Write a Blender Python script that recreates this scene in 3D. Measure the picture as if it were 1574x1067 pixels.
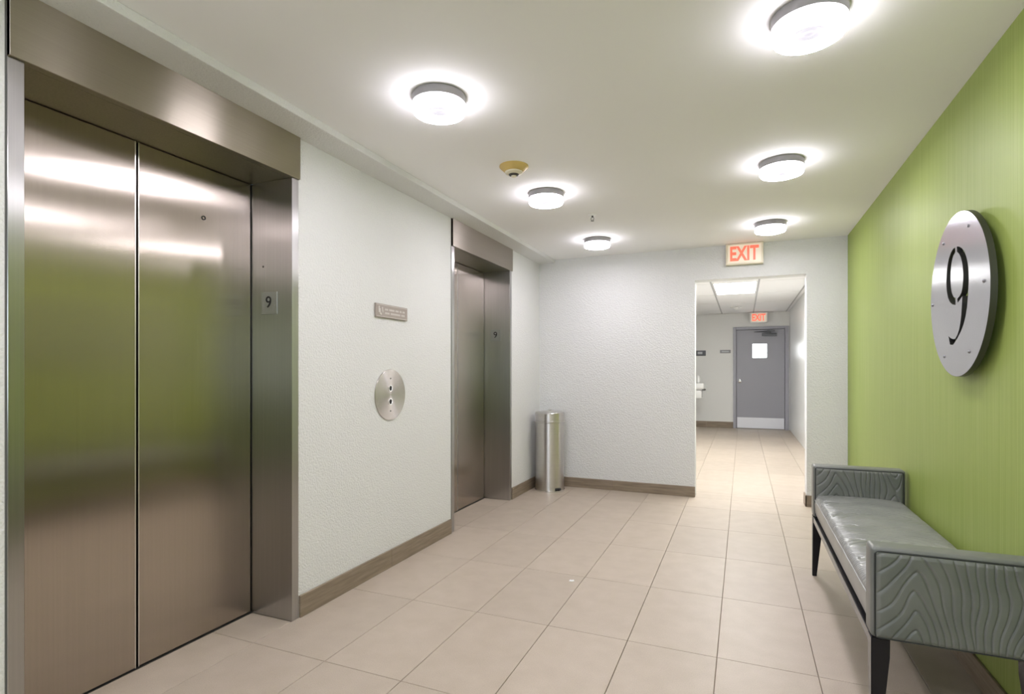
import bpy, bmesh, math, random
from mathutils import Vector, Matrix
random.seed(7)
D = bpy.data; C = bpy.context.scene.collection
for o in list(D.objects): D.objects.remove(o)

# ------------------------------------------------------------ camera, world, exposure
scn = bpy.context.scene
PX = 1574.0; F = 845.0
yaw = math.atan((1142 - 787) / F)
cd = D.cameras.new('camera'); cam = D.objects.new('camera', cd); C.objects.link(cam)
cam.location = (0, 0, 1.21); cam.rotation_euler = (math.pi / 2, 0, yaw)
cd.sensor_fit = 'HORIZONTAL'; cd.sensor_width = 36; cd.lens = F * 36 / PX
cd.shift_y = (570 - 533.5) / PX; cd.clip_start = 0.05
scn.camera = cam
w = D.worlds.new('world'); scn.world = w; w.use_nodes = True
w.node_tree.nodes['Background'].inputs[0].default_value = (0.8, 0.88, 1, 1)
w.node_tree.nodes['Background'].inputs[1].default_value = 0.5
vs = scn.view_settings
vs.view_transform = 'Standard'; vs.look = 'None'; vs.gamma = 1; vs.use_curve_mapping = False
vs.exposure = 0.55
LAMP_DOWN, LAMP_SIDE = 65.0, 14.0
TROFFER = 17.0     # corridor panel lamps

# ------------------------------------------------------------ dimensions (metres)
XL, XR = -2.007, 0.839         # lobby side walls
YF, YB = 5.53, -3.2            # lobby far wall, wall behind the camera
ZC, ZC2 = 2.385, 2.42          # lobby / corridor ceiling
XCL, XCR, YE = -1.25, 0.88, 12.5   # corridor
OX0, OX1, OZ = -0.425, 0.523, 2.075  # opening in the far wall
TW = 0.15

# ------------------------------------------------------------ materials
def newmat(name):
    m = D.materials.new(name); m.use_nodes = True
    nt = m.node_tree
    return m, nt, nt.nodes['Principled BSDF']
def N(nt, typ, **kw):
    n = nt.nodes.new(typ)
    for k, v in kw.items():
        if k in n.inputs: n.inputs[k].default_value = v
        else: setattr(n, k, v)
    return n
def plain(name, col, rough=0.5, metal=0.0, coat=0.0, emit=None, es=0.0, spec=0.5):
    m, nt, b = newmat(name)
    b.inputs['Base Color'].default_value = (*col, 1); b.inputs['Roughness'].default_value = rough
    b.inputs['Metallic'].default_value = metal; b.inputs['Coat Weight'].default_value = coat
    b.inputs['Specular IOR Level'].default_value = spec
    if emit:
        b.inputs['Emission Color'].default_value = (*emit, 1); b.inputs['Emission Strength'].default_value = es
    return m
def coords(nt, scale, world=True):
    g = N(nt, 'ShaderNodeNewGeometry') if world else N(nt, 'ShaderNodeTexCoord')
    mp = N(nt, 'ShaderNodeMapping'); mp.inputs['Scale'].default_value = scale
    nt.links.new(g.outputs['Position'] if world else g.outputs['Object'], mp.inputs['Vector'])
    return mp
def noisecol(nt, b, mp, c0, c1, scale=1.0, detail=3, lo=.35, hi=.65):
    n = N(nt, 'ShaderNodeTexNoise', Scale=scale, Detail=detail)
    nt.links.new(mp.outputs[0], n.inputs['Vector'])
    r = N(nt, 'ShaderNodeValToRGB')
    r.color_ramp.elements[0].position = lo; r.color_ramp.elements[1].position = hi
    r.color_ramp.elements[0].color = (*c0, 1); r.color_ramp.elements[1].color = (*c1, 1)
    nt.links.new(n.outputs['Fac'], r.inputs['Fac']); nt.links.new(r.outputs['Color'], b.inputs['Base Color'])
    return n, r
def bump(nt, b, src, strength, dist):
    bp = N(nt, 'ShaderNodeBump'); bp.inputs['Strength'].default_value = strength; bp.inputs['Distance'].default_value = dist
    nt.links.new(src, bp.inputs['Height']); nt.links.new(bp.outputs[0], b.inputs['Normal'])
def stucco(name, col, scale, strength, dist):
    m, nt, b = newmat(name)
    mp = coords(nt, (1, 1, 1))
    n = N(nt, 'ShaderNodeTexNoise', Scale=scale, Detail=2.0, Roughness=0.5); nt.links.new(mp.outputs[0], n.inputs['Vector'])
    bump(nt, b, n.outputs['Fac'], strength, dist)
    b.inputs['Base Color'].default_value = (*col, 1); b.inputs['Roughness'].default_value = 0.75
    b.inputs['Specular IOR Level'].default_value = 0.3
    return m
def brushed(name, col, tangent, rough, aniso, grain, radial_center=None, gcol=0.10):
    """brushed steel; grain = mapping scale of the brushing noise"""
    m, nt, b = newmat(name)
    b.inputs['Metallic'].default_value = 1; b.inputs['Roughness'].default_value = rough
    b.inputs['Anisotropic'].default_value = aniso
    mp = coords(nt, grain)
    c0 = tuple(x * (1 - gcol) for x in col); c1 = tuple(min(1, x * (1 + gcol)) for x in col)
    noisecol(nt, b, mp, c0, c1, 1.0, 4, .3, .7)
    if radial_center is not None:
        g = N(nt, 'ShaderNodeNewGeometry')
        s = N(nt, 'ShaderNodeVectorMath', operation='SUBTRACT'); s.inputs[1].default_value = radial_center
        nm = N(nt, 'ShaderNodeVectorMath', operation='NORMALIZE')
        nt.links.new(g.outputs['Position'], s.inputs[0]); nt.links.new(s.outputs[0], nm.inputs[0])
        nt.links.new(nm.outputs[0], b.inputs['Tangent'])
    elif tangent == 'NxY':
        g = N(nt, 'ShaderNodeNewGeometry'); s = N(nt, 'ShaderNodeVectorMath', operation='CROSS_PRODUCT'); s.inputs[1].default_value = (0, 1, 0)
        nt.links.new(g.outputs['Normal'], s.inputs[0]); nt.links.new(s.outputs[0], b.inputs['Tangent'])
    elif aniso > 0:
        cb = N(nt, 'ShaderNodeCombineXYZ'); cb.inputs[0].default_value, cb.inputs[1].default_value, cb.inputs[2].default_value = tangent
        nt.links.new(cb.outputs[0], b.inputs['Tangent'])
    return m

M = {}
LC = (0.99, 0.945, 1.035)
M['wall'] = stucco('white_stucco', (0.74, 0.745, 0.735), 105, 0.9, 0.005)
M['wallfar'] = stucco('white_stucco_coarse', (0.74, 0.745, 0.74), 75, 1.0, 0.007)
M['ceil'] = plain('ceiling_paint', (0.92, 0.92, 0.92), 0.8, spec=.2)
M['gloss'] = plain('gloss_white_paint', (0.82, 0.83, 0.82), 0.28, spec=.6)
M['corr'] = plain('corridor_wall_paint', (0.80, 0.80, 0.78), 0.6)
M['back'] = plain('blue_grey_paint', (0.42, 0.46, 0.54), 0.6)
M['panel'] = stucco('ceiling_panel', (0.9, 0.9, 0.9), 150, 0.15, 0.002)
M['tbar'] = plain('grid_bar_paint', (0.45, 0.45, 0.45), 0.5)
M['steel_v'] = brushed('steel_brushed_upright', (0.46, 0.405, 0.355), (0, 1, 0), 0.215, 1.0, (150, 150, 1.5), None, .03)
M['steel_jamb'] = brushed('steel_brushed_jamb', (0.41, 0.37, 0.33), (1, 0, 0), 0.32, 0.7, (150, 150, 1.5))
M['steel_h'] = brushed('steel_brushed_level', (0.43, 0.385, 0.33), 'NxY', 0.34, 1.0, (1.5, 1.5, 150), None, .03)
M['steel_disc'] = brushed('steel_disc', (0.45, 0.45, 0.485), (0, 1, 0), 0.24, 0.85, (200, 200, 2), None, .03)
M['steel_bin'] = brushed('steel_bin', (0.62, 0.60, 0.58), (0, 0, 1), 0.31, 0.85, (2, 2, 200), None, .03)
M['steel_call'] = brushed('steel_call_plate', (0.50, 0.465, 0.45), (0, 0, 1), 0.26, 1.0, (40, 40, 40), (XL + .01, 2.835, 1.062), .04)
M['steel_dark'] = plain('dark_steel_rim', (0.09, 0.09, 0.085), 0.4, .8)
M['chrome'] = plain('chrome', (0.75, 0.75, 0.75), 0.12, 1)
M['chrome_b'] = plain('bright_edge_steel', (0.8, 0.78, 0.76), 0.35, 1)
M['steel_call_screw'] = plain('dull_screw_steel', (0.25, 0.25, 0.27), 0.4, 1)
M['black'] = plain('black_paint', (0.01, 0.01, 0.012), 0.5)
M['shaft'] = plain('shaft_dark', (0.008, 0.007, 0.007), 0.8)
M['caulk'] = plain('dark_sealant', (0.12, 0.12, 0.115), 0.8)
M['lacquer'] = plain('black_lacquer', (0.006, 0.006, 0.010), 0.18, 0, 0.15, spec=.35)
M['plate'] = plain('number_plate_grey', (0.42, 0.44, 0.45), 0.38, 1)
M['taupe'] = plain('taupe_sign', (0.36, 0.31, 0.28), 0.35, .4)
M['taupe_l'] = plain('sign_marking', (0.62, 0.58, 0.55), 0.5)
M['signdark'] = plain('dark_sign', (0.12, 0.125, 0.14), 0.5)
M['signmid'] = plain('sign_grey', (0.28, 0.28, 0.29), 0.5)
M['signlt'] = plain('sign_light', (0.5, 0.52, 0.55), 0.5)
M['doorgrey'] = plain('door_lavender_grey', (0.33, 0.33, 0.37), 0.4)
M['framegrey'] = plain('frame_lavender_grey', (0.38, 0.38, 0.43), 0.4)
M['kick'] = plain('kick_plate', (0.72, 0.73, 0.78), 0.35, .3)
M['pane'] = plain('daylit_pane', (.9, .95, 1), 0.1, emit=(0.95, 0.98, 1), es=6)
M['window_fill'] = plain('added_fill_window', (.8, .9, 1), 0.1, emit=(0.78, 0.90, 1), es=3.2)  # glow of the added back window, a fill for the lobby
M['lens'] = plain('lamp_lens', (.9, .9, .9), 0.3, emit=LC, es=LAMP_SIDE)
M['lens_down'] = plain('lamp_lens_underside', (.9, .9, .9), 0.3, emit=LC, es=LAMP_DOWN)
M['lens2'] = plain('lamp_lens_centre', (.03, .03, .03), 0.5, emit=LC, es=.56, spec=.1)
M['lens3'] = plain('lamp_lens_groove', (.03, .03, .03), 0.5, emit=LC, es=.5, spec=.1)
M['housing'] = plain('lamp_housing', (0.28, 0.27, 0.27), 0.45, 0.3)
M['troffer'] = plain('troffer_lens', (.9, .9, .9), 0.4, emit=(1, 1, .98), es=TROFFER)
M['yellow'] = plain('aged_yellow_plastic', (0.66, 0.48, 0.16), 0.5)
M['cream'] = plain('aged_cream_plastic', (0.80, 0.74, 0.58), 0.45)
M['whitepl'] = plain('white_plastic', (0.8, 0.8, 0.78), 0.4)
M['exitface'] = plain('exit_face', (0.75, 0.72, 0.6), 0.4, emit=(1, 0.80, 0.62), es=0.18)
M['exitred'] = plain('exit_letters', (0.5, 0.10, 0.07), 0.4, emit=(1, 0.14, 0.07), es=0.7)
M['paper'] = plain('paper', (0.85, 0.85, 0.85), 0.7)
M['piping_dark'] = plain('dark_piping', (0.035, 0.038, 0.04), 0.35)

# green striped wallcovering
m, nt, b = newmat('green_wallcovering'); M['green'] = m
mp = coords(nt, (1, 130, 1.2))
n, r = noisecol(nt, b, mp, (0.27, 0.355, 0.072), (0.34, 0.42, 0.115), 1.0, 3, .3, .7)
bump(nt, b, n.outputs['Fac'], 0.25, 0.001)
b.inputs['Roughness'].default_value = 0.5; b.inputs['Specular IOR Level'].default_value = 0.35
# floor tile
m, nt, b = newmat('beige_porcelain'); M['tile'] = m
mp = coords(nt, (1, 1, 1))
n, r = noisecol(nt, b, mp, (0.545, 0.46, 0.37), (0.60, 0.51, 0.42), 9.0, 8, .3, .7)
n2 = N(nt, 'ShaderNodeTexNoise', Scale=260.0, Detail=2.0); nt.links.new(mp.outputs[0], n2.inputs['Vector'])
mx = N(nt, 'ShaderNodeMix', data_type='RGBA', blend_type='MULTIPLY'); mx.inputs[0].default_value = 0.34
nt.links.new(r.outputs[0], mx.inputs[6]); nt.links.new(n2.outputs['Fac'], mx.inputs[7])
oi = N(nt, 'ShaderNodeObjectInfo'); mr = N(nt, 'ShaderNodeMapRange'); mr.inputs[3].default_value = .96; mr.inputs[4].default_value = 1.04
nt.links.new(oi.outputs['Random'], mr.inputs[0])
mx2 = N(nt, 'ShaderNodeVectorMath', operation='SCALE'); nt.links.new(mx.outputs[2], mx2.inputs[0]); nt.links.new(mr.outputs[0], mx2.inputs['Scale'])
nt.links.new(mx2.outputs[0], b.inputs['Base Color'])
b.inputs['Roughness'].default_value = 0.42; b.inputs['Specular IOR Level'].default_value = 0.4
bump(nt, b, n2.outputs['Fac'], .1, .001)
M['grout'] = plain('grout', (0.36, 0.29, 0.23), 0.9)
# brown skirting
m, nt, b = newmat('brown_skirting'); M['skirt'] = m
mp = coords(nt, (5, 5, 60))
noisecol(nt, b, mp, (0.19, 0.145, 0.10), (0.31, 0.245, 0.18), 1.0, 5, .3, .7)
b.inputs['Roughness'].default_value = 0.45
# grey leather
def leather(name, c0, c1, rough):
    m, nt, b = newmat(name)
    mp = coords(nt, (1, 1, 1), False)
    noisecol(nt, b, mp, c0, c1, 7.0, 5)
    n = N(nt, 'ShaderNodeTexNoise', Scale=420.0, Detail=2.0); nt.links.new(mp.outputs[0], n.inputs['Vector'])
    bump(nt, b, n.outputs['Fac'], .25, .0006)
    b.inputs['Roughness'].default_value = rough; b.inputs['Specular IOR Level'].default_value = .6
    return m
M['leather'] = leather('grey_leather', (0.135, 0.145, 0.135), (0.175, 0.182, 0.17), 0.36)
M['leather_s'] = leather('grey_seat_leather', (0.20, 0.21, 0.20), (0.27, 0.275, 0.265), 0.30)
M['piping'] = plain('grey_piping', (0.35, 0.36, 0.34), 0.4)

# ------------------------------------------------------------ mesh helpers
def link(name, me, mat=None, parent=None, smooth=False):
    o = D.objects.new(name, me); C.objects.link(o)
    if mat is not None: me.materials.append(mat)
    if smooth:
        for p in me.polygons: p.use_smooth = True
    if parent is not None: o.parent = parent
    return o
def obj(name, bm, mat, parent=None, smooth=False, sharp=None):
    bmesh.ops.recalc_face_normals(bm, faces=bm.faces)
    me = D.meshes.new(name); bm.to_mesh(me); bm.free()
    o = link(name, me, mat, parent, smooth)
    if sharp:
        try: me.set_sharp_from_angle(angle=math.radians(sharp))
        except Exception: pass
    return o
def addbox(bm, x0, x1, y0, y1, z0, z1, bev=0, seg=2):
    t = bmesh.new(); bmesh.ops.create_cube(t, size=1)
    for v in t.verts:
        v.co = Vector(((v.co.x + .5) * (x1 - x0) + x0, (v.co.y + .5) * (y1 - y0) + y0, (v.co.z + .5) * (z1 - z0) + z0))
    if bev > 0: bmesh.ops.bevel(t, geom=list(t.edges), offset=bev, segments=seg, profile=.5, affect='EDGES')
    me = D.meshes.new('t'); t.to_mesh(me); t.free(); bm.from_mesh(me); D.meshes.remove(me)
    return bm
def box(x0, x1, y0, y1, z0, z1, bev=0, seg=2):
    return addbox(bmesh.new(), x0, x1, y0, y1, z0, z1, bev, seg)
def lathe(prof, n=48, axis='Z', bm=None, center=(0, 0, 0)):
    """prof: [(r, h)] ; revolve"""
    bm = bm or bmesh.new(); rings = []
    for r, h in prof:
        ring = []
        if r < 1e-6:
            ring = [bm.verts.new(axp(axis, 0, 0, h, center))] * n
        else:
            for i in range(n):
                a = 2 * math.pi * i / n
                ring.append(bm.verts.new(axp(axis, r * math.cos(a), r * math.sin(a), h, center)))
        rings.append(ring)
    for k in range(len(rings) - 1):
        A, B = rings[k], rings[k + 1]
        for i in range(n):
            j = (i + 1) % n; vs_ = []
            for v in (A[i], A[j], B[j], B[i]):
                if v not in vs_: vs_.append(v)
            if len(vs_) >= 3:
                try: bm.faces.new(vs_)
                except ValueError: pass
    return bm
def axp(axis, a, b_, h, c):
    if axis == 'Z': return (c[0] + a, c[1] + b_, c[2] + h)
    if axis == 'X': return (c[0] + h, c[1] + a, c[2] + b_)
    return (c[0] + a, c[1] + h, c[2] + b_)
def tube(pts, r, closed=False, n=8):
    bm = bmesh.new(); P = [Vector(p) for p in pts]; L = len(P); rings = []
    up0 = None
    for i in range(L):
        a = P[(i - 1) % L] if closed or i > 0 else P[i]
        c = P[(i + 1) % L] if closed or i < L - 1 else P[i]
        t = (c - a).normalized()
        if up0 is None:
            up0 = t.orthogonal().normalized()
        u = (up0 - t * up0.dot(t)).normalized(); up0 = u; v = t.cross(u)
        rings.append([bm.verts.new(P[i] + (u * math.cos(2 * math.pi * k / n) + v * math.sin(2 * math.pi * k / n)) * r) for k in range(n)])
    m_ = L if closed else L - 1
    for i in range(m_):
        A, B = rings[i], rings[(i + 1) % L]
        for k in range(n): bm.faces.new((A[k], A[(k + 1) % n], B[(k + 1) % n], B[k]))
    if not closed:
        bm.faces.new(rings[0][::-1]); bm.faces.new(rings[-1])
    return bm
def thing(name, label, cat, loc=(0, 0, 0), group=None):
    o = D.objects.new(name, None); C.objects.link(o); o.location = loc; o.empty_display_size = .1
    o['label'] = label; o['category'] = cat
    if group: o['group'] = group
    return o
def tag(o, label, cat, group=None):
    o['label'] = label; o['category'] = cat
    if group: o['group'] = group
    return o
def struct(name, bm, mat, label=None):
    o = obj(name, bm, mat); o['kind'] = 'structure'
    if label: o['label'] = label
    return o
def sempty(name, label=None):
    o = D.objects.new(name, None); C.objects.link(o); o['kind'] = 'structure'
    if label: o['label'] = label
    return o
def textmesh(body, size, depth, sx=1.0, off=0.0):
    cu = D.curves.new('txt', 'FONT'); cu.body = body; cu.size = size; cu.extrude = depth / 2
    cu.align_x = 'CENTER'; cu.align_y = 'CENTER'; cu.resolution_u = 6; cu.offset = off
    to = D.objects.new('txt', cu); C.objects.link(to)
    bpy.context.view_layer.update()
    me = D.meshes.new_from_object(to.evaluated_get(bpy.context.evaluated_depsgraph_get()))
    D.objects.remove(to)
    xs = [v.co.x for v in me.vertices]; ys = [v.co.y for v in me.vertices]
    cx, cy = (min(xs) + max(xs)) / 2, (min(ys) + max(ys)) / 2
    for v in me.vertices: v.co.x = (v.co.x - cx) * sx; v.co.y -= cy
    me.materials.clear()
    return me
def place_text(name, body, size, depth, mat, parent, origin, right, up, sx=1.0, bold=0):
    me = textmesh(body, size, depth, sx)
    R = Vector(right); U = Vector(up); Nn = R.cross(U)
    mtx = Matrix((( R.x, U.x, Nn.x, origin[0]), (R.y, U.y, Nn.y, origin[1]), (R.z, U.z, Nn.z, origin[2]), (0, 0, 0, 1)))
    me.transform(mtx); me.name = name
    return link(name, me, mat, parent)
E1 = (0.920, 2.074); E2 = (3.606, 4.760); EZ = 2.348; XD = -2.265

# ------------------------------------------------------------ setting: walls
T = .30
bm = bmesh.new()
g = .005
ys = [YB, E1[0] - g, E1[1], E2[0] - g, E2[1], YF + TW]
for a, c in ((0, 1), (2, 3), (4, 5)): addbox(bm, XL - T, XL, ys[a], ys[c], 0, 2.6)
for e in (E1, E2): addbox(bm, XL - T, XL, e[0] - g, e[1], EZ, 2.6)
struct('wall_left', bm, M['wall'], 'white stucco wall with two steel elevator entrances')
bm = bmesh.new()
addbox(bm, XL, OX0, YF, YF + TW, 0, 2.6)
addbox(bm, OX0, OX1, YF, YF + TW, OZ, 2.6)
addbox(bm, OX1, XR + .3, YF, YF + TW, 0, 2.6)
struct('wall_far', bm, M['wallfar'], 'white stucco end wall with the opening to the corridor')
struct('wall_right', box(XR, XR + .3, YB, YF, 0, 2.6), M['green'], 'green wall with fine upright streaks')
bm = bmesh.new(); WX0, WX1, WZ0, WZ1 = -1.7, .5, .85, 2.05
addbox(bm, XL - T, XR + .3, YB - .2, YB, 0, WZ0); addbox(bm, XL - T, XR + .3, YB - .2, YB, WZ1, 2.6)
addbox(bm, XL - T, WX0, YB - .2, YB, WZ0, WZ1); addbox(bm, WX1, XR + .3, YB - .2, YB, WZ0, WZ1)
struct('wall_back', bm, M['back'])
w1 = sempty('fill_window_1', 'added unseen window behind the camera that fills the lobby with light')  # unseen window, added to brighten the ceiling and the steel jambs
for q in ((WX0, WX0 + .05, WZ0, WZ1), (WX1 - .05, WX1, WZ0, WZ1), (WX0 + .05, WX1 - .05, WZ0, WZ0 + .05), (WX0 + .05, WX1 - .05, WZ1 - .05, WZ1), (-.625, -.575, WZ0 + .05, WZ1 - .05)):
    obj('fill_window_frame', box(q[0], q[1], YB - .12, YB - .06, q[2], q[3], .003, 1), M['whitepl'], w1)
obj('window_pane', box(WX0 + .05, WX1 - .05, YB - .10, YB - .09, WZ0 + .05, WZ1 - .05), M['window_fill'], w1)
struct('ceiling', box(XL - T, XR + .3, YB - .2, YF, ZC, 2.6), M['ceil'], 'smooth white lobby ceiling')
struct('trim_1', box(XL, -1.830, YB, YF, EZ, ZC, .003), M['wall'], 'low stucco drop along the top of the elevator wall')
# corridor shell
struct('wall_corridor_right', box(XCR, XCR + .2, YF + TW, YE + .2, 0, 2.6), M['gloss'])
struct('wall_corridor_left', box(XCL - .2, XCL, YF + TW, YE + .2, 0, 2.6), M['corr'])
DX0, DX1, DZ = -0.190, 0.862, 2.125     # corridor door frame outer
bm = bmesh.new()
addbox(bm, XCL, DX0, YE, YE + .2, 0, 2.6); addbox(bm, DX0, DX1, YE, YE + .2, DZ, 2.6); addbox(bm, DX1, XCR, YE, YE + .2, 0, 2.6)
struct('wall_corridor_end', bm, M['corr'])

# corridor ceiling of lay-in panels
cc = struct('ceiling.001', box(XCL, XCR, YF + TW, YE, ZC2 + .03, 2.6), M['ceil'], 'corridor ceiling of square-edged panels')
gx = [XCL, -1.02, -.41, .20, .81, XCR]; gy = [YF + TW, 6.93, 8.15, 9.37, 10.59, 11.81, YE]
pan_cache = {}
for i in range(len(gx) - 1):
    for j in range(len(gy) - 1):
        if i == 2 and j in (0, 2): continue
        x0, x1, y0, y1 = gx[i] + .008, gx[i + 1] - .008, gy[j] + .008, gy[j + 1] - .008
        obj('ceiling_panel', box(x0, x1, y0, y1, ZC2 + .002, ZC2 + .02), M['panel'], cc)
for x in gx[1:-1]: obj('grid_bar', box(x - .011, x + .011, YF + TW, YE, ZC2 - .001, ZC2 + .03), M['tbar'], cc)
for y in gy[1:-1]:
    for i in range(len(gx) - 1):
        obj('grid_bar', box(gx[i] + .011, gx[i + 1] - .011, y - .008, y + .008, ZC2, ZC2 + .03), M['whitepl'], cc)

# floor: slab + single tiles
fl = struct('floor', box(XL - T, XCR + .2, YB - .2, YE + .2, -.2, -.009), M['grout'], 'beige stone-look tile floor')
x_lines = [-.101 + .3765 * k for k in range(-7, 5)]; y_lines = [2.473 + .6645 * k for k in range(-9, 17)]
def put_tiles(X0, X1, Y0, Y1):
    gp = .0013
    xs_ = [X0] + [x for x in x_lines if X0 + .03 < x < X1 - .03] + [X1]
    ys_ = [Y0] + [y for y in y_lines if Y0 + .012 < y < Y1 - .012] + [Y1]
    for i in range(len(xs_) - 1):
        for j in range(len(ys_) - 1):
            w_, l_ = xs_[i + 1] - xs_[i] - 2 * gp, ys_[j + 1] - ys_[j] - 2 * gp
            k = (round(w_, 3), round(l_, 3))
            if k not in pan_cache:
                bm = bmesh.new(); a, c = w_ / 2, l_ / 2; ch = .0012
                top = [bm.verts.new((sx * (a - ch), sy * (c - ch), 0)) for sx, sy in ((-1, -1), (1, -1), (1, 1), (-1, 1))]
                mid = [bm.verts.new((sx * a, sy * c, -ch)) for sx, sy in ((-1, -1), (1, -1), (1, 1), (-1, 1))]
                bot = [bm.verts.new((sx * a, sy * c, -.009)) for sx, sy in ((-1, -1), (1, -1), (1, 1), (-1, 1))]
                bm.faces.new(top)
                for q in range(4):
                    r_ = (q + 1) % 4
                    bm.faces.new((mid[q], mid[r_], top[r_], top[q])); bm.faces.new((bot[q], bot[r_], mid[r_], mid[q]))
                me = D.meshes.new('tile'); bm.to_mesh(me); bm.free(); me.materials.append(M['tile']); pan_cache[k] = me
            o = D.objects.new('tile', pan_cache[k]); C.objects.link(o); o.parent = fl
            o.location = ((xs_[i] + xs_[i + 1]) / 2, (ys_[j] + ys_[j + 1]) / 2, 0)
put_tiles(XL, XR, YB, YF)
put_tiles(OX0, OX1, YF, YF + TW)
put_tiles(XCL, XCR, YF + TW, YE)
for e in (E1, E2): put_tiles(XD - .01, XL, e[0] + .042, e[1] - .042)

# baseboards
def boards(name, segs, axis, at, side, z=.1):
    """axis 'Y': boards run along y on plane x=at, growing to +side"""
    p = sempty(name, 'brown stone-look skirting')
    for a, c in segs:
        k = max(1, round((c - a) / .66)); s = (c - a) / k
        for i in range(k):
            q0, q1 = a + i * s + .0006, a + (i + 1) * s - .0006
            lo, hi = sorted((at, at + side * .012))
            bx_ = box(lo, hi, q0, q1, 0, z, .0015, 1) if axis == 'Y' else box(q0, q1, lo, hi, 0, z, .0015, 1)
            obj('skirting_board', bx_, M['skirt'], p)
    return p
boards('baseboard_left', [(YB, E1[0] - .012), (E1[1] + .004, E2[0] - .012), (E2[1] + .004, YF)], 'Y', XL, 1, .108)
boards('baseboard_far', [(XL + .012, OX0 + .004), (OX1 - .012, XR)], 'X', YF, -1, .1)
boards('baseboard_right', [(YB, YF - .012)], 'Y', XR, -1, .1)
boards('baseboard_corridor', [(XCL, DX0)], 'X', YE, -1, .13)
b2 = sempty('baseboard_pier', 'brown stone-look skirting')
obj('skirting_board', box(OX1 - .012, OX1, YF - .012, YF + TW, 0, .1, .0015, 1), M['skirt'], b2)

# ------------------------------------------------------------ elevators
def disc_ring(c, r0, r1, t, axis='X', n=32):
    return lathe([(r0, 0), (r0, t), (r1, t), (r1, 0), (r0, 0)], n, axis, None, c)
def elevator(e, label, first):
    y0, y1 = e; t = thing('elevator_entrance', label, 'elevator', (XL, (y0 + y1) / 2, 0), 'steel elevator entrances in the white wall')
    def P(name, bm, mat, par=None, **k):
        if par is None:
            bmesh.ops.translate(bm, verts=bm.verts, vec=-Vector(t.location))
            return obj(name, bm, mat, t, **k)
        bmesh.ops.translate(bm, verts=bm.verts, vec=-Vector(t.location))
        return obj(name, bm, mat, par, **k)
    jw = .042; zt = 2.142
    for a, c in ((y0, y0 + jw), (y1 - jw, y1)):
        P('jamb', box(XD - .05, XL + .004, a, c, 0, zt, .0015, 1), M['steel_jamb'] if False else jambmat)
    hd = P('header', box(XL - .02, XL + .016, y0, y1 + .001, zt, EZ, .0015, 1), M['steel_h'])
    hd.data.materials.append(M['steel_jamb'])
    for p in hd.data.polygons:
        if abs(p.normal.z) > .8: p.material_index = 1
    P('head_soffit', box(XD - .05, XL - .02, y0 + jw, y1 - jw, 2.142, 2.16), M['steel_jamb'])
    P('shaft_shade_sheet', box(XD - .06, XD - .05, y0, y1, 0, EZ), M['shaft'])  # black sheet stands in for the shaft's darkness behind the door slot
    s = y0 + .547 if first else (y0 + y1) / 2
    # door panels with a narrow slot between them, bevelled meeting edge
    d1 = P('door_panel', box(XD - .03, XD, y0 + .035, s - .0055, .006, 2.139, .003, 2), M['steel_v'])
    d2 = P('door_panel', box(XD - .034, XD - .003, s + .0055, y1 - .044 - .004, .006, 2.139, .003, 2), M['steel_v'])
    for dd, ya, yb, xx in ((d1, s - .0095, s - .0057, XD), (d2, s + .0057, s + .0095, XD - .003)):
        P('edge_strip', box(xx - .001, xx + .0012, ya, yb, .006, 2.139), M['chrome_b'], dd)
    P('door_sill', box(XD - .05, XD + .004, y0 + jw, y1 - jw, 0.0, .003), M['steel_dark'])
    P('sealant_line', box(XL - .02, XL + .001, y0 - .005, y0, 0, EZ), M['caulk'])
    if first:
        ky, kz = 1.7665, 1.907
        k = P('key_hole', lathe([(0, -.002), (.0045, -.002), (.006, .002), (.010, .003), (.010, -.004)], 24, 'X', None, (XD - .003, ky, kz)), M['black'], None)
        P('jamb_screw', lathe([(.0055, 0), (.004, -.0015), (0, -.002)], 16, 'Y', None, (-2.19, y1 - jw, 1.725)), M['steel_dark'])
    # floor number plate on the far jamb return
    yy = y1 - jw
    npl = P('number_plate', box(-2.199, -2.095, yy - .004, yy, 1.487, 1.597, .001, 1), M['plate'])
    me = textmesh('9', .080, .002)
    o = link('numeral', me, M['black'], npl)
    me.transform(Matrix(((1, 0, 0, -2.150 - t.location.x), (0, 0, -1, yy - .005 - t.location.y), (0, 1, 0, 1.548 - t.location.z), (0, 0, 0, 1))))
    bm = bmesh.new()
    for (dx, dz) in ((-2.115, 1.562), (-2.115, 1.553), (-2.109, 1.544), (-2.109, 1.53), (-2.115, 1.53)):
        lathe([(0, -.0015), (.0022, -.0008), (.003, 0)], 10, 'Y', bm, (dx, yy - .004, dz))
    P('braille_dots', bm, M['plate'], npl)
    return t
# jamb: front face brushed upright with sideways spread along Y, inner face along X
m, nt, b = newmat('steel_jamb_wrap'); jambmat = m
b.inputs['Metallic'].default_value = 1; b.inputs['Roughness'].default_value = .28; b.inputs['Anisotropic'].default_value = .8
mp = coords(nt, (150, 150, 1.5)); noisecol(nt, b, mp, (0.43, 0.425, 0.42), (0.47, 0.46, 0.455), 1.0, 4, .3, .7)
gg = N(nt, 'ShaderNodeNewGeometry'); cr = N(nt, 'ShaderNodeVectorMath', operation='CROSS_PRODUCT'); cr.inputs[1].default_value = (0, 0, 1)
nt.links.new(gg.outputs['Normal'], cr.inputs[0]); nt.links.new(cr.outputs[0], b.inputs['Tangent'])
elevator(E1, 'large brushed steel elevator entrance nearest the camera at far left', True)
elevator(E2, 'smaller looking steel elevator entrance farther along the wall near the trash can', False)

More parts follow.
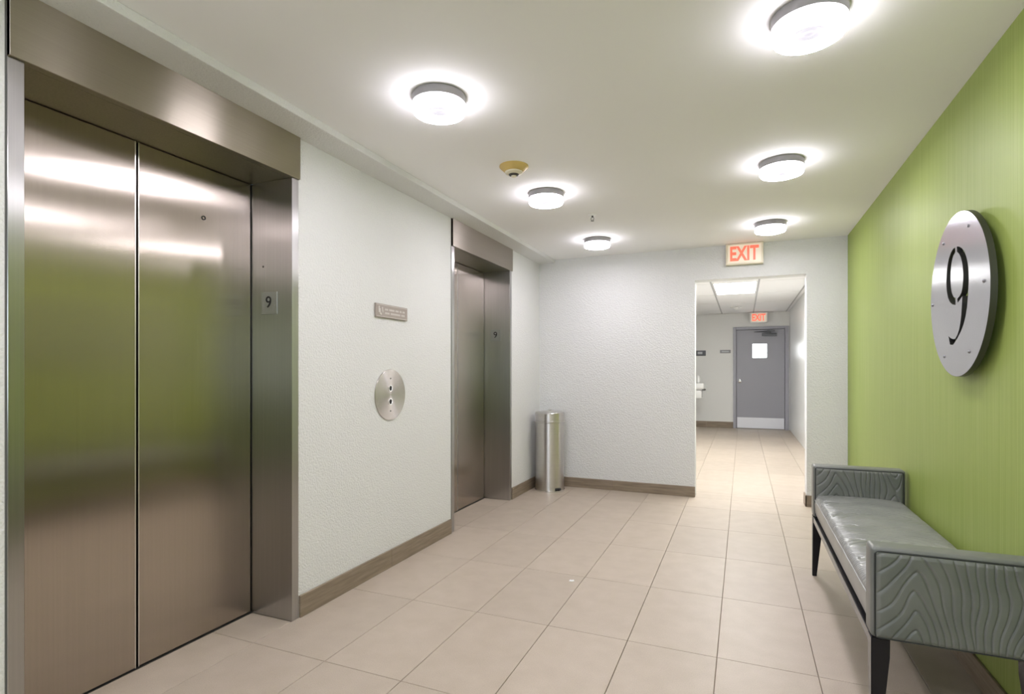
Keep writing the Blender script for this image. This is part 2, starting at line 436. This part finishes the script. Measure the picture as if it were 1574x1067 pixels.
# ------------------------------------------------------------ big disc with the cut-out 9
def onx(X, u, v):
    S, Cc = math.sin(yaw), math.cos(yaw); r = (u - 787) / F
    x, y, z = Cc * r - S, S * r + Cc, -(v - 570) / F
    t = X / x; return (y * t, 1.21 + z * t)
XF = .790; cy, cz, R = 2.7233, 1.514, .3265
t = thing('floor_number_disc', 'large round brushed steel disc with cut-out 9 on green wall', 'sign', (XF + .013, cy, cz))
A = [(228,268),(216,276),(205,296),(195,325),(188,360),(183,410),(182,450),(184,490),(190,525),(200,548),(213,560),(229,563),(229,528),(219,522),(210,500),(205,465),(203,420),(205,380),(210,340),(217,312),(228,292)]
B = [(236,263),(248,264),(262,272),(275,290),(285,318),(292,350),(296,390),(297,430),(295,480),(292,530),(288,575),(281,620),(271,660),(256,700),(238,735),(216,768),(201,766),(197,745),(193,722),(204,733),(216,738),(228,735),(238,717),(247,690),(254,655),(259,610),(262,560),(264,517),(252,536),(240,552),(238,531),(250,517),(259,500),(265,470),(269,430),(268,390),(264,350),(256,318),(247,300),(236,290)]
def glyph(pts):
    out = []
    for px, py in pts:
        y, z = onx(XF, 1400 + px / 3.3333, 300 + py / 3.3333); out.append((-(y - cy), z - cz))
    return out
cu = D.curves.new('disc', 'CURVE'); cu.dimensions = '2D'; cu.fill_mode = 'BOTH'; cu.extrude = .010
def addspline(pts):
    sp = cu.splines.new('POLY'); sp.points.add(len(pts) - 1)
    for i, (a_, c_) in enumerate(pts): sp.points[i].co = (a_, c_, 0, 1)
    sp.use_cyclic_u = True
addspline([(R * math.cos(2 * math.pi * k / 128), R * math.sin(2 * math.pi * k / 128)) for k in range(128)])
addspline(glyph(A)); addspline(glyph(B))
to = D.objects.new('d', cu); C.objects.link(to); bpy.context.view_layer.update()
me = D.meshes.new_from_object(to.evaluated_get(bpy.context.evaluated_depsgraph_get())); D.objects.remove(to)
me.materials.clear()
# local (x,y,z)->(world) : x -> -Y, y -> Z, z -> -X
me.transform(Matrix(((0, 0, -1, 0), (-1, 0, 0, 0), (0, 1, 0, 0), (0, 0, 0, 1))))
pl = link('disc_plate', me, M['steel_disc'], t); me.materials.append(M['steel_dark'])
pl.location = (-.003, 0, 0)
for p in me.polygons:
    if abs(p.normal.x) < .5: p.material_index = 1
obj('rim_band', lathe([(R, -.0125), (R + .0010, -.0125), (R + .0010, .008), (R - .004, .008)], 96, 'X'), M['steel_dark'], t, True, 30)
for (px, py) in ((295, 157), (168, 250), (375, 440), (300, 803), (172, 828), (112, 565)):
    y, z = onx(XF, 1400 + px / 3.3333, 300 + py / 3.3333)
    sc = obj('screw', lathe([(0, -.004), (.005, -.0035), (.007, 0)], 16, 'X', None, (-.013, y - cy, z - cz)), M['steel_call_screw'], t, True)
    # stand-off pin reaching back to the wall
for a_ in (45, 135, 225, 315):
    obj('standoff', lathe([(0, .0), (.008, 0), (.008, .0372), (0, .0372)], 16, 'X', None, (-.001, .2 * math.cos(math.radians(a_)), .2 * math.sin(math.radians(a_)))), M['steel_dark'], t)

# ------------------------------------------------------------ call plate and wall sign
t = thing('call_plate', 'round brushed steel elevator call button plate on white wall', 'button panel', (XL, 2.835, 1.062))
obj('face_plate', lathe([(.157, 0), (.157, .004), (.1555, .0055), (.0001, .0055)], 96, 'X'), M['steel_call'], t)
for dz in (.040, -.042):
    bt = obj('button_collar', lathe([(.020, .0055), (.020, .008), (.0155, .008), (.0145, .006)], 32, 'X', None, (0, -.004, dz)), M['chrome'], t, True, 30)
    obj('button', lathe([(.0145, .0055), (.0145, .0068), (.011, .0072), (0, .0072)], 24, 'X', None, (0, -.004, dz)), M['black'], bt)
for dz in (.100, -.100):
    obj('screw', lathe([(.0045, .0055), (.004, .0068), (0, .007)], 16, 'X', None, (0, -.002, dz)), M['steel_dark'], t)
t = thing('wall_sign', 'small taupe rectangular sign with pale pictogram above the round call plate', 'sign', (XL, 2.8425, 1.571))
pl = obj('sign_plate', box(0, .012, -.165, .165, -.041, .041, .0015, 1), M['taupe'], t)
pl2 = obj('raised_border', box(.012, .0135, -.157, .157, .0335, .036), M['taupe_l'], t)
obj('raised_border', box(.012, .0135, -.157, .157, -.036, -.0335), M['taupe_l'], t)
bm = bmesh.new()   # pictogram: flame beside a stair walker
for (a_, c_, d_, e_) in ((-.140, -.130, -.012, .026), (-.130, -.122, -.022, .012), (-.108, -.098, -.006, .022), (-.122, -.110, -.026, -.014), (-.104, -.094, -.010, .004)):
    addbox(bm, .012, .0135, a_, c_, d_, e_)
obj('pictogram', bm, M['taupe_l'], t)
bm = bmesh.new(); random.seed(3)
for z0 in (.004, -.018):
    y = -.075
    while y < .125:
        ww = random.uniform(.008, .014); addbox(bm, .012, .0128, y, y + ww * .75, z0, z0 + .011); y += ww + (.01 if random.random() < .2 else 0)
obj('faint_lettering', bm, M['taupe_l'], t)

# ------------------------------------------------------------ drum ceiling lights
def drum(x, y, label, first=None):
    if first is not None:
        r_ = first.copy(); C.objects.link(r_); r_.location = (x, y, ZC); r_['label'] = label
        for ch in list(first.children):
            c_ = ch.copy(); C.objects.link(c_); c_.parent = r_
            for g_ in ch.children:
                d_ = g_.copy(); C.objects.link(d_); d_.parent = c_
        return r_
    t = thing('ceiling_light', label, 'ceiling light', (x, y, ZC), 'round drum ceiling lights in two rows')
    obj('housing', lathe([(.112, 0), (.115, -.003), (.115, -.036), (.108, -.038), (0, -.038)], 64), M['housing'], t, True, 35)
    ln = obj('lens', lathe([(.110, -.038), (.1135, -.040), (.1135, -.066), (.108, -.073), (.098, -.075), (.066, -.074), (.052, -.068), (.046, -.060)], 64), M['lens'], t, True, 60)
    ln.data.materials.append(M['lens_down'])
    for p in ln.data.polygons:
        if abs(p.normal.z) > .9: p.material_index = 1
    for ra, rc in ((.0965, .0995), (.060, .062)):
        obj('lens_groove', lathe([(ra, -.0755), (ra, -.0762), (rc, -.0762), (rc, -.0755)], 64), M['lens3'], ln)
    obj('lens_centre', lathe([(.047, -.061), (.038, -.064), (.028, -.060), (.018, -.063), (.008, -.060), (0, -.061)], 48), M['lens2'], ln, True)
    return t
YL = (2.05, 3.437, 4.82)
L0 = drum(-1.20, YL[0], 'round drum ceiling light nearest the first elevator, left row')
drum(-1.20, YL[1], 'round drum ceiling light between smoke detector and sprinkler, left row', L0)
drum(-1.20, YL[2], 'round drum ceiling light farthest along the left row, behind the sprinkler', L0)
drum(.20, YL[0], 'largest round drum ceiling light at top right', L0)
drum(.20, YL[1], 'round drum ceiling light in the middle of the right row', L0)
drum(.20, YL[2], 'round drum ceiling light just in front of the nearer exit sign', L0)
for y in (.663, -.724):  # extra drums out of view, added for room light and steel reflections
    q = 'level with' if y > 0 else 'behind'
    drum(-1.20, y, 'added unseen drum ceiling light %s the camera on the elevator side' % q, L0)
    drum(.20, y, 'added unseen drum ceiling light %s the camera on the green wall side' % q, L0)

# smoke detector, sprinkler
t = thing('smoke_detector', 'yellowed round smoke detector on lobby ceiling', 'smoke detector', (-1.213, 2.915, ZC))
obj('base_ring', lathe([(.083, 0), (.083, -.006), (.078, -.012), (.055, -.032), (.05, -.034), (0, -.034)], 48), M['yellow'], t, True, 30)
obj('sensor_head', lathe([(.052, -.032), (.050, -.040), (.034, -.048), (.030, -.048)], 40), M['cream'], t, True, 30)
obj('vent_ring', lathe([(.031, -.046), (.028, -.053), (.018, -.056), (0, -.056)], 32), M['steel_dark'], t, True)
obj('sensor_cap', lathe([(.016, -.054), (.016, -.060), (.012, -.063), (0, -.064)], 32), M['cream'], t, True)
t = thing('fire_sprinkler', 'small pendent fire sprinkler on lobby ceiling', 'sprinkler', (-1.045, 4.05, ZC))
obj('escutcheon', lathe([(.030, 0), (.029, -.004), (.012, -.009), (0, -.009)], 32), M['whitepl'], t, True)
bm = tube([(0, 0, -.008), (0, 0, -.022)], .007)
me_ = D.meshes.new('t'); tb = tube([(-.008, 0, -.02), (-.013, 0, -.032), (-.004, 0, -.046)], .0022); tb.to_mesh(me_); bm.from_mesh(me_)
tb = tube([(.008, 0, -.02), (.013, 0, -.032), (.004, 0, -.046)], .0022); tb.to_mesh(me_); bm.from_mesh(me_)
obj('sprinkler_frame', bm, M['steel_dark'], t, True)
obj('deflector', lathe([(0, -.045), (.013, -.046), (.013, -.048), (0, -.048)], 20), M['steel_dark'], t)

# ------------------------------------------------------------ exit signs
def exit_sign(x0, x1, y, z0, z1, depth, label, parent_mount):
    t = thing('exit_sign', label, 'exit sign', ((x0 + x1) / 2, y, z0), 'red lettered exit signs')
    w_ = (x1 - x0) / 2; h_ = z1 - z0
    obj('housing', box(-w_, w_, -depth, 0, 0, h_, .003, 2), M['cream'] if not parent_mount else M['whitepl'], t)
    obj('face_panel', box(-w_ + .018, w_ - .018, -depth - .002, -depth, .016, h_ - .012), M['exitface'], t)
    for (a_, c_, z_0, z_1) in ((-w_, -w_ + .016, 0, h_), (w_ - .016, w_, 0, h_), (-w_ + .016, w_ - .016, 0, .014), (-w_ + .016, w_ - .016, h_ - .010, h_)):
        obj('face_frame', box(a_, c_, -depth - .007, -depth, z_0, z_1, .0015, 1), M['cream'] if not parent_mount else M['whitepl'], t)
    me = textmesh('EXIT', .2, .002, 1.0, .006)
    xs = [v.co.x for v in me.vertices]; zs = [v.co.y for v in me.vertices]
    W_, H_ = max(xs) - min(xs), max(zs) - min(zs)
    sx, sz = (2 * w_ - .075) / W_, (h_ * .70) / H_
    for v in me.vertices: v.co.x *= sx; v.co.y *= sz
    me.transform(Matrix(((1, 0, 0, 0), (0, 0, -1, -depth - .003), (0, 1, 0, h_ * .52), (0, 0, 0, 1))))
    # heavier strokes
    link('letters', me, M['exitred'], t)
    if parent_mount:
        obj('canopy', box(-.07, .07, -depth - .01, .01, h_, h_ + .015, .004), M['whitepl'], t)
    return t
exit_sign(-.147, .171, YF, 2.190, 2.383, .048, 'larger exit sign at the lobby ceiling above the corridor opening', False)
exit_sign(.135, .462, 12.42, 2.200, 2.405, .045, 'small distant exit sign under the corridor ceiling above the grey door', True)

# ------------------------------------------------------------ trash can
t = thing('trash_can', 'tall cylindrical brushed steel trash can in the corner', 'trash can', (-1.812, 5.305, 0))
rb = .150
obj('body', lathe([(0, .004), (rb - .006, .004), (rb - .004, .012), (rb - .004, .02), (rb - .004, .69), (rb - .004, .70), (rb, .705)], 72), M['steel_bin'], t, True, 30)
obj('base_rim', lathe([(rb - .01, 0), (rb + .002, 0), (rb + .002, .014), (rb - .003, .016)], 72), M['chrome'], t, True, 30)
obj('collar', lathe([(rb - .001, .690), (rb + .003, .694), (rb + .003, .706), (rb - .002, .709)], 72), M['steel_bin'], t, True, 30)
ld = obj('lid', lathe([(rb - .001, .709), (rb - .001, .716), (rb - .001, .775), (rb - .001, .782), (rb - .006, .790), (rb - .02, .794), (.05, .803), (0, .805)], 72), M['steel_bin'], t, True, 25)
obj('lid_knob', lathe([(.012, .803), (.012, .808), (.020, .811), (.018, .817), (0, .818)], 24), M['chrome'], ld, True)
a_ = math.radians(-37)
dx, dy = math.cos(a_), math.sin(a_)
pb = tube([(dx * (rb - .012) - .03 * -dy, dy * (rb - .012) - .03 * dx, .028), (dx * (rb - .003) - .012 * -dy, dy * (rb - .003) - .012 * dx, .03), (dx * (rb + .006), dy * (rb + .006), .031), (dx * (rb - .003) + .012 * -dy, dy * (rb - .003) + .012 * dx, .03), (dx * (rb - .012) + .03 * -dy, dy * (rb - .012) + .03 * dx, .028)], .013, n=12)
obj('foot_pedal', pb, M['black'], t, True)

# ------------------------------------------------------------ bench
BX0, BX1 = .375, .822
AY0, AY1 = 2.050, 2.145      # near arm
FY0, FY1 = 3.605, 3.710      # far arm
AZ0, AZ1 = .363, .650
t = thing('bench', 'grey leather bench with wood-grain quilting and black tapered legs against green wall', 'bench', ((BX0 + BX1) / 2, (AY0 + FY1) / 2, 0))
OFF = -Vector(t.location)
def bobj(name, bm, mat, parent=t, **k):
    bmesh.ops.translate(bm, verts=bm.verts, vec=OFF); return obj(name, bm, mat, parent, **k)
def sab(a): return math.sqrt(a * a + .017 ** 2) - .017
def grain(x, z, c1, c2, ph=0.0):
    """quilting contour field: nested arches about c1 and c2 with upright lines between; 1 at a groove"""
    x = x + .0035 * math.sin(z * 38 + ph * 5 + x * 20); xv = c1 + .52 * (c2 - c1)
    if x < c1: h = 2.9 * (1 - math.exp(-(sab(x - c1)) / .055))
    elif x < xv: h = sab(x - c1) / .0205
    else: h = sab(xv - c1) / .0205 - (sab(xv - c2) - sab(x - c2)) / .0205
    zz = z if x < xv else .17 - math.sqrt((z - .17) ** 2 + .0004)
    wgt = 1.1 if x < c1 else .1 + math.exp(-((x - c1) / .085) ** 2) + math.exp(-((x - c2) / .07) ** 2)
    q = (zz - (.10 if x < xv else .08)) * wgt / .066 + h + ph
    return abs((q % 1.0) - .5) * 2
def quilt(name, x0, x1, z0, z1, y, sgn, parent, mat, r=.028, ph=0, dy=.0085, NX=230, NZ=140):
    bm = bmesh.new(); G = []
    for j in range(NZ + 1):
        row = []
        for i in range(NX + 1):
            x = x0 + (x1 - x0) * i / NX; z = z0 + (z1 - z0) * j / NZ
            fr = grain(x - x0, z - z0, .105, .385, ph)
            e = min(x - x0, x1 - x, z - z0, z1 - z)
            puff = 1 - fr ** 7
            ed = min(1, e / .012)
            d = (dy * .35 + dy * .65 * puff) * math.sqrt(ed)
            row.append(bm.verts.new((x, y + sgn * d, z)))
        G.append(row)
    for j in range(NZ):
        for i in range(NX): bm.faces.new((G[j][i], G[j][i + 1], G[j + 1][i + 1], G[j + 1][i]))
    return bobj(name, bm, mat, parent, smooth=True)
def rrect(x0, x1, z0, z1, y, r, n=6):
    pts = []
    for cx_, cz_, a0 in ((x1 - r, z1 - r, 0), (x0 + r, z1 - r, 90), (x0 + r, z0 + r, 180), (x1 - r, z0 + r, 270)):
        for k in range(n + 1):
            a_ = math.radians(a0 + 90 * k / n); pts.append((cx_ + r * math.cos(a_), y, cz_ + r * math.sin(a_)))
    return pts
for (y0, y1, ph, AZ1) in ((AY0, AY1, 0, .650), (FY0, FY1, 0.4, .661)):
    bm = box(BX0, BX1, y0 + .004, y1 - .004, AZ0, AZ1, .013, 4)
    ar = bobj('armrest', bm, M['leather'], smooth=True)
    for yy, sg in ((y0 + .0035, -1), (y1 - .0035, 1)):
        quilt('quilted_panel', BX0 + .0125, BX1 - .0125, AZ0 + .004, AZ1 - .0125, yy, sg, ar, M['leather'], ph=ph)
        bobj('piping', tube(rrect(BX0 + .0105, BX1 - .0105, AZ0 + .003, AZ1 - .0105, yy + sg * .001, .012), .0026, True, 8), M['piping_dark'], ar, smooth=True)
# seat cushion: rounded section, grain running across
SY0, SY1 = AY1 - .003, FY0 + .003
SX0, SX1 = BX0 + .010, BX1 - .006
prof = []
z0s, z1s = .378, .492
for a_ in range(0, 7): pass
side = [(SX0 + .004, z0s), (SX0, z0s + .012), (SX0 - .002, .44), (SX0 + .001, .462)]
top = []
rr = .030
for k in range(1, 8):
    a_ = math.pi - math.pi / 2 * k / 7; top.append((SX0 + .001 + rr + rr * math.cos(a_), .462 + rr * math.sin(a_)))
NXs = 70
for k in range(1, NXs): 
    f = k / NXs; top.append((SX0 + .031 + (SX1 - SX0 - .062) * f, .492 + .010 * math.sin(math.pi * f) ** .6))
for k in range(0, 8):
    a_ = math.pi / 2 - math.pi / 2 * k / 7; top.append((SX1 - .031 + rr * math.cos(a_), .462 + rr * math.sin(a_)))
prof = side + top + [(SX1, .44), (SX1 - .003, z0s)]
bm = bmesh.new(); NY = 420; rows = []
ns = len(side)
for j in range(NY + 1):
    y = SY0 + (SY1 - SY0) * j / NY; row = []
    for k, (x, z) in enumerate(prof):
        d = 0
        if k >= ns:
            yy_ = (y - SY0) % .47; fr = grain(yy_ if yy_ < .47 else 0, x - SX0, .10, .33, .3)
            d = -.0048 * fr ** 6
            d += .0025 * math.sin(y * 90 + 3 * math.sin(x * 12)) * math.exp(-((x - SX0 - .03) / .05) ** 2) * .5
        ez = min(1, min(y - SY0, SY1 - y) / .02); 
        row.append(bm.verts.new((x, y, z + d - .006 * (1 - math.sqrt(ez)) * (1 if k >= ns else 0))))
    rows.append(row)
for j in range(NY):
    for k in range(len(prof) - 1): bm.faces.new((rows[j][k], rows[j][k + 1], rows[j + 1][k + 1], rows[j + 1][k]))
    bm.faces.new((rows[j][-1], rows[j][0], rows[j + 1][0], rows[j + 1][-1]))
bm.faces.new(rows[0]); bm.faces.new(rows[-1])
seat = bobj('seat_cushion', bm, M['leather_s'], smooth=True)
bobj('piping', tube([(SX0 - .0005, SY0 + (SY1 - SY0) * k / 40, .4615 + .0008 * math.sin(k)) for k in range(41)], .0028), M['piping'], seat, smooth=True)
bobj('piping', tube([(SX1 + .0005, SY0 + (SY1 - SY0) * k / 40, .4615) for k in range(41)], .0028), M['piping'], seat, smooth=True)
# black frame
fz0, fz1 = .325, .358
for a_, c_ in ((BX0 + .004, BX0 + .030), (BX1 - .034, BX1 - .010)):
    bobj('frame_rail', box(a_, c_, AY0 + .02, FY1 - .02, fz0, fz1, .002, 1), M['lacquer'])
for a_, c_ in ((AY0 + .115, AY0 + .135), (FY1 - .135, FY1 - .115)):
    bobj('frame_rail', box(BX0 + .030, BX1 - .034, a_, c_, fz0, fz1, .002, 1), M['lacquer'])
bobj('under_board', box(BX0 + .022, BX1 - .02, AY1 - .003, FY0 + .003, fz1, AZ0 + .016), M['black'])
# tapered square legs at the corners
def leg(x, y, ix, iy):
    bm = bmesh.new(); w0, w1 = .052, .024
    vs_ = []
    for z, w_ in ((AZ0 - .003, w0), (.30, w0 * .98), (.012, w1), (0, w1)):
        xs = (x, x + ix * w_); ys_ = (y, y + iy * w_)
        vs_.append([bm.verts.new((a_, c_, z)) for a_, c_ in ((xs[0], ys_[0]), (xs[1], ys_[0]), (xs[1], ys_[1]), (xs[0], ys_[1]))])
    for i in range(len(vs_) - 1):
        for q in range(4): bm.faces.new((vs_[i][q], vs_[i][(q + 1) % 4], vs_[i + 1][(q + 1) % 4], vs_[i + 1][q]))
    bm.faces.new(vs_[0]); bm.faces.new(vs_[-1])
    bmesh.ops.recalc_face_normals(bm, faces=bm.faces)
    bmesh.ops.bevel(bm, geom=list(bm.edges), offset=.002, segments=2, affect='EDGES')
    lg = bobj('leg', bm, M['lacquer'])
for x, ix in ((BX0 + .002, 1), (BX1 - .008, -1)):
    for y, iy in ((AY0 + .012, 1), (FY1 - .012, -1)): leg(x, y, ix, iy)

# ------------------------------------------------------------ corridor: door, fixtures
d = sempty('door_1', 'lavender grey corridor door with small bright window and steel kick plate')
fy = YE - .03
for (x0, x1, z0, z1) in ((DX0, DX0 + .060, 0, DZ), (DX1 - .072, DX1, 0, DZ), (DX0 + .060, DX1 - .072, DZ - .055, DZ)):
    obj('door_frame', box(x0, x1, fy, YE + .1, z0, z1, .004, 1), M['framegrey'], d)
lx0, lx1 = DX0 + .068, DX1 - .078
wx0, wx1, wz0, wz1 = .185, .455, 1.482, 1.765
bm = bmesh.new()
for (x0, x1, z0, z1) in ((lx0, wx0, .01, DZ - .062), (wx1, lx1, .01, DZ - .062), (wx0, wx1, .01, wz0), (wx0, wx1, wz1, DZ - .062)):
    addbox(bm, x0, x1, YE - .005, YE + .04, z0, z1)
lf = obj('door_leaf', bm, M['doorgrey'], d)
obj('window_pane', box(wx0, wx1, YE + .012, YE + .02, wz0, wz1), M['pane'], lf)
obj('kick_plate', box(lx0 + .01, lx1 - .01, YE - .008, YE - .005, .015, .235), M['kick'], lf)
obj('door_knob', lathe([(.032, -.005), (.032, -.01), (.012, -.014), (.012, -.045), (.028, -.055), (.030, -.07), (.018, -.08), (0, -.082)], 24, 'Y', None, (lx0 + .062, YE, .99)), M['chrome'], lf, True, 40)
cl = obj('door_closer', box(.36, .64, YE - .055, YE - .005, 1.925, 1.985, .006), M['signdark'], lf)
bm = tube([(.52, YE - .03, 1.985), (.52, YE - .03, 2.012)], .012)
me_ = D.meshes.new('t'); tb = tube([(.52, YE - .03, 2.008), (.22, YE - .10, 2.012), (.50, YE - .06, 2.030)], .010); tb.to_mesh(me_); bm.from_mesh(me_)
addbox(bm, .46, .60, YE - .075, YE - .03, 2.018, 2.045)
obj('closer_arm', bm, M['signdark'], cl)
obj('door_lining', box(DX0, DX1, YE + .1, YE + .12, 0, DZ), M['black'], d)

t = thing('restroom_sign', 'dark grey door sign with lighter centre, left on the corridor end wall', 'sign', (-.865, YE, 1.588))
obj('sign_plate', box(-.13, .13, -.012, 0, -.057, .057, .002, 1), M['signdark'], t)
obj('light_inset', box(-.035, .06, -.015, -.012, -.022, .03), M['signlt'], t)
t = thing('corridor_sign', 'narrow grey sign beside the lavender grey corridor door', 'sign', (-.345, YE, 1.617))
obj('sign_plate', box(-.105, .105, -.012, 0, -.034, .034, .002, 1), M['signmid'], t)
obj('light_inset', box(-.07, .07, -.015, -.012, -.014, .014), M['signlt'], t)

# drinking fountain on the corridor's left wall
fyc = 11.55
t = thing('drinking_fountain', 'white and steel drinking fountain partly hidden by the opening edge', 'drinking fountain', (XCL, fyc, 0))
obj('basin', box(0, .55, -.19, .19, .845, .965, .03, 3), M['whitepl'], t, True, 40)
obj('basin_bowl', lathe([(.16, .966), (.15, .972), (.13, .968), (.03, .95), (0, .948)], 32, 'Z', None, (.31, 0, 0)), M['chrome'], t, True)
obj('lower_housing', box(0, .50, -.16, .16, .67, .825, .012, 2), M['whitepl'], t, True, 40)
obj('grille', box(.02, .385, -.165, -.158, .682, .800), M['signmid'], t)
obj('push_bar', box(.51, .565, -.13, .13, .82, .85, .008), M['steel_dark'], t)
obj('spout_guard', lathe([(.030, .965), (.034, 1.00), (.038, 1.06), (.026, 1.085), (.020, 1.11), (0, 1.113)], 24, 'Z', None, (.43, 0, 0)), M['whitepl'], t, True)

# corridor light panels
def troffer(x0, x1, y0, y1, label):
    t = thing('ceiling_panel_light', label, 'ceiling light', ((x0 + x1) / 2, (y0 + y1) / 2, ZC2), 'flat panel lights in the corridor ceiling')
    a_, c_ = (x1 - x0) / 2 - .012, (y1 - y0) / 2 - .012
    bm = bmesh.new()
    for q in ((-a_, a_, -c_, -c_ + .02), (-a_, a_, c_ - .02, c_), (-a_, -a_ + .02, -c_ + .02, c_ - .02), (a_ - .02, a_, -c_ + .02, c_ - .02)): addbox(bm, *q, 0, .028)
    obj('frame', bm, M['whitepl'], t)
    obj('diffuser', box(-a_ + .02, a_ - .02, -c_ + .02, c_ - .02, .006, .014), M['troffer'], t)
troffer(-.41, .20, 8.15, 9.37, 'bright flat ceiling panel light seen through the corridor opening')
troffer(-.41, .20, YF + TW + .005, 6.93, 'added unseen flat panel light just past the opening, hidden above the lintel')  # second panel out of view, added to brighten the corridor
t = thing('corridor_detector', 'small white round detector on the corridor ceiling', 'smoke detector', (-.125, 11.25, ZC2))
obj('base_ring', lathe([(.095, .003), (.095, -.012), (.08, -.02), (0, -.02)], 32), M['whitepl'], t, True, 30)
obj('sensor_head', lathe([(.055, -.018), (.045, -.040), (.02, -.05), (0, -.05)], 32), M['whitepl'], t, True)

# paper scrap on the floor
bm = bmesh.new()
pts = [(-.012, -.012, .001), (.004, -.016, .003), (.016, -.002, .001), (.010, .012, .004), (-.004, .008, .002), (-.014, .013, .001)]
up = [bm.verts.new(p) for p in pts]; dn = [bm.verts.new((p[0], p[1], p[2] - .001)) for p in pts]
bm.faces.new(up); bm.faces.new(dn[::-1])
for k in range(6): bm.faces.new((dn[k], dn[(k + 1) % 6], up[(k + 1) % 6], up[k]))
o = obj('paper_scrap', bm, M['paper']); tag(o, 'tiny white paper scrap on the beige floor tiles', 'litter')
S_, C_ = math.sin(yaw), math.cos(yaw); r_ = (878.7 - 787) / F; tt = 1.21 / ((893 - 570) / F)
o.location = ((C_ * r_ - S_) * tt, (S_ * r_ + C_) * tt, 0)
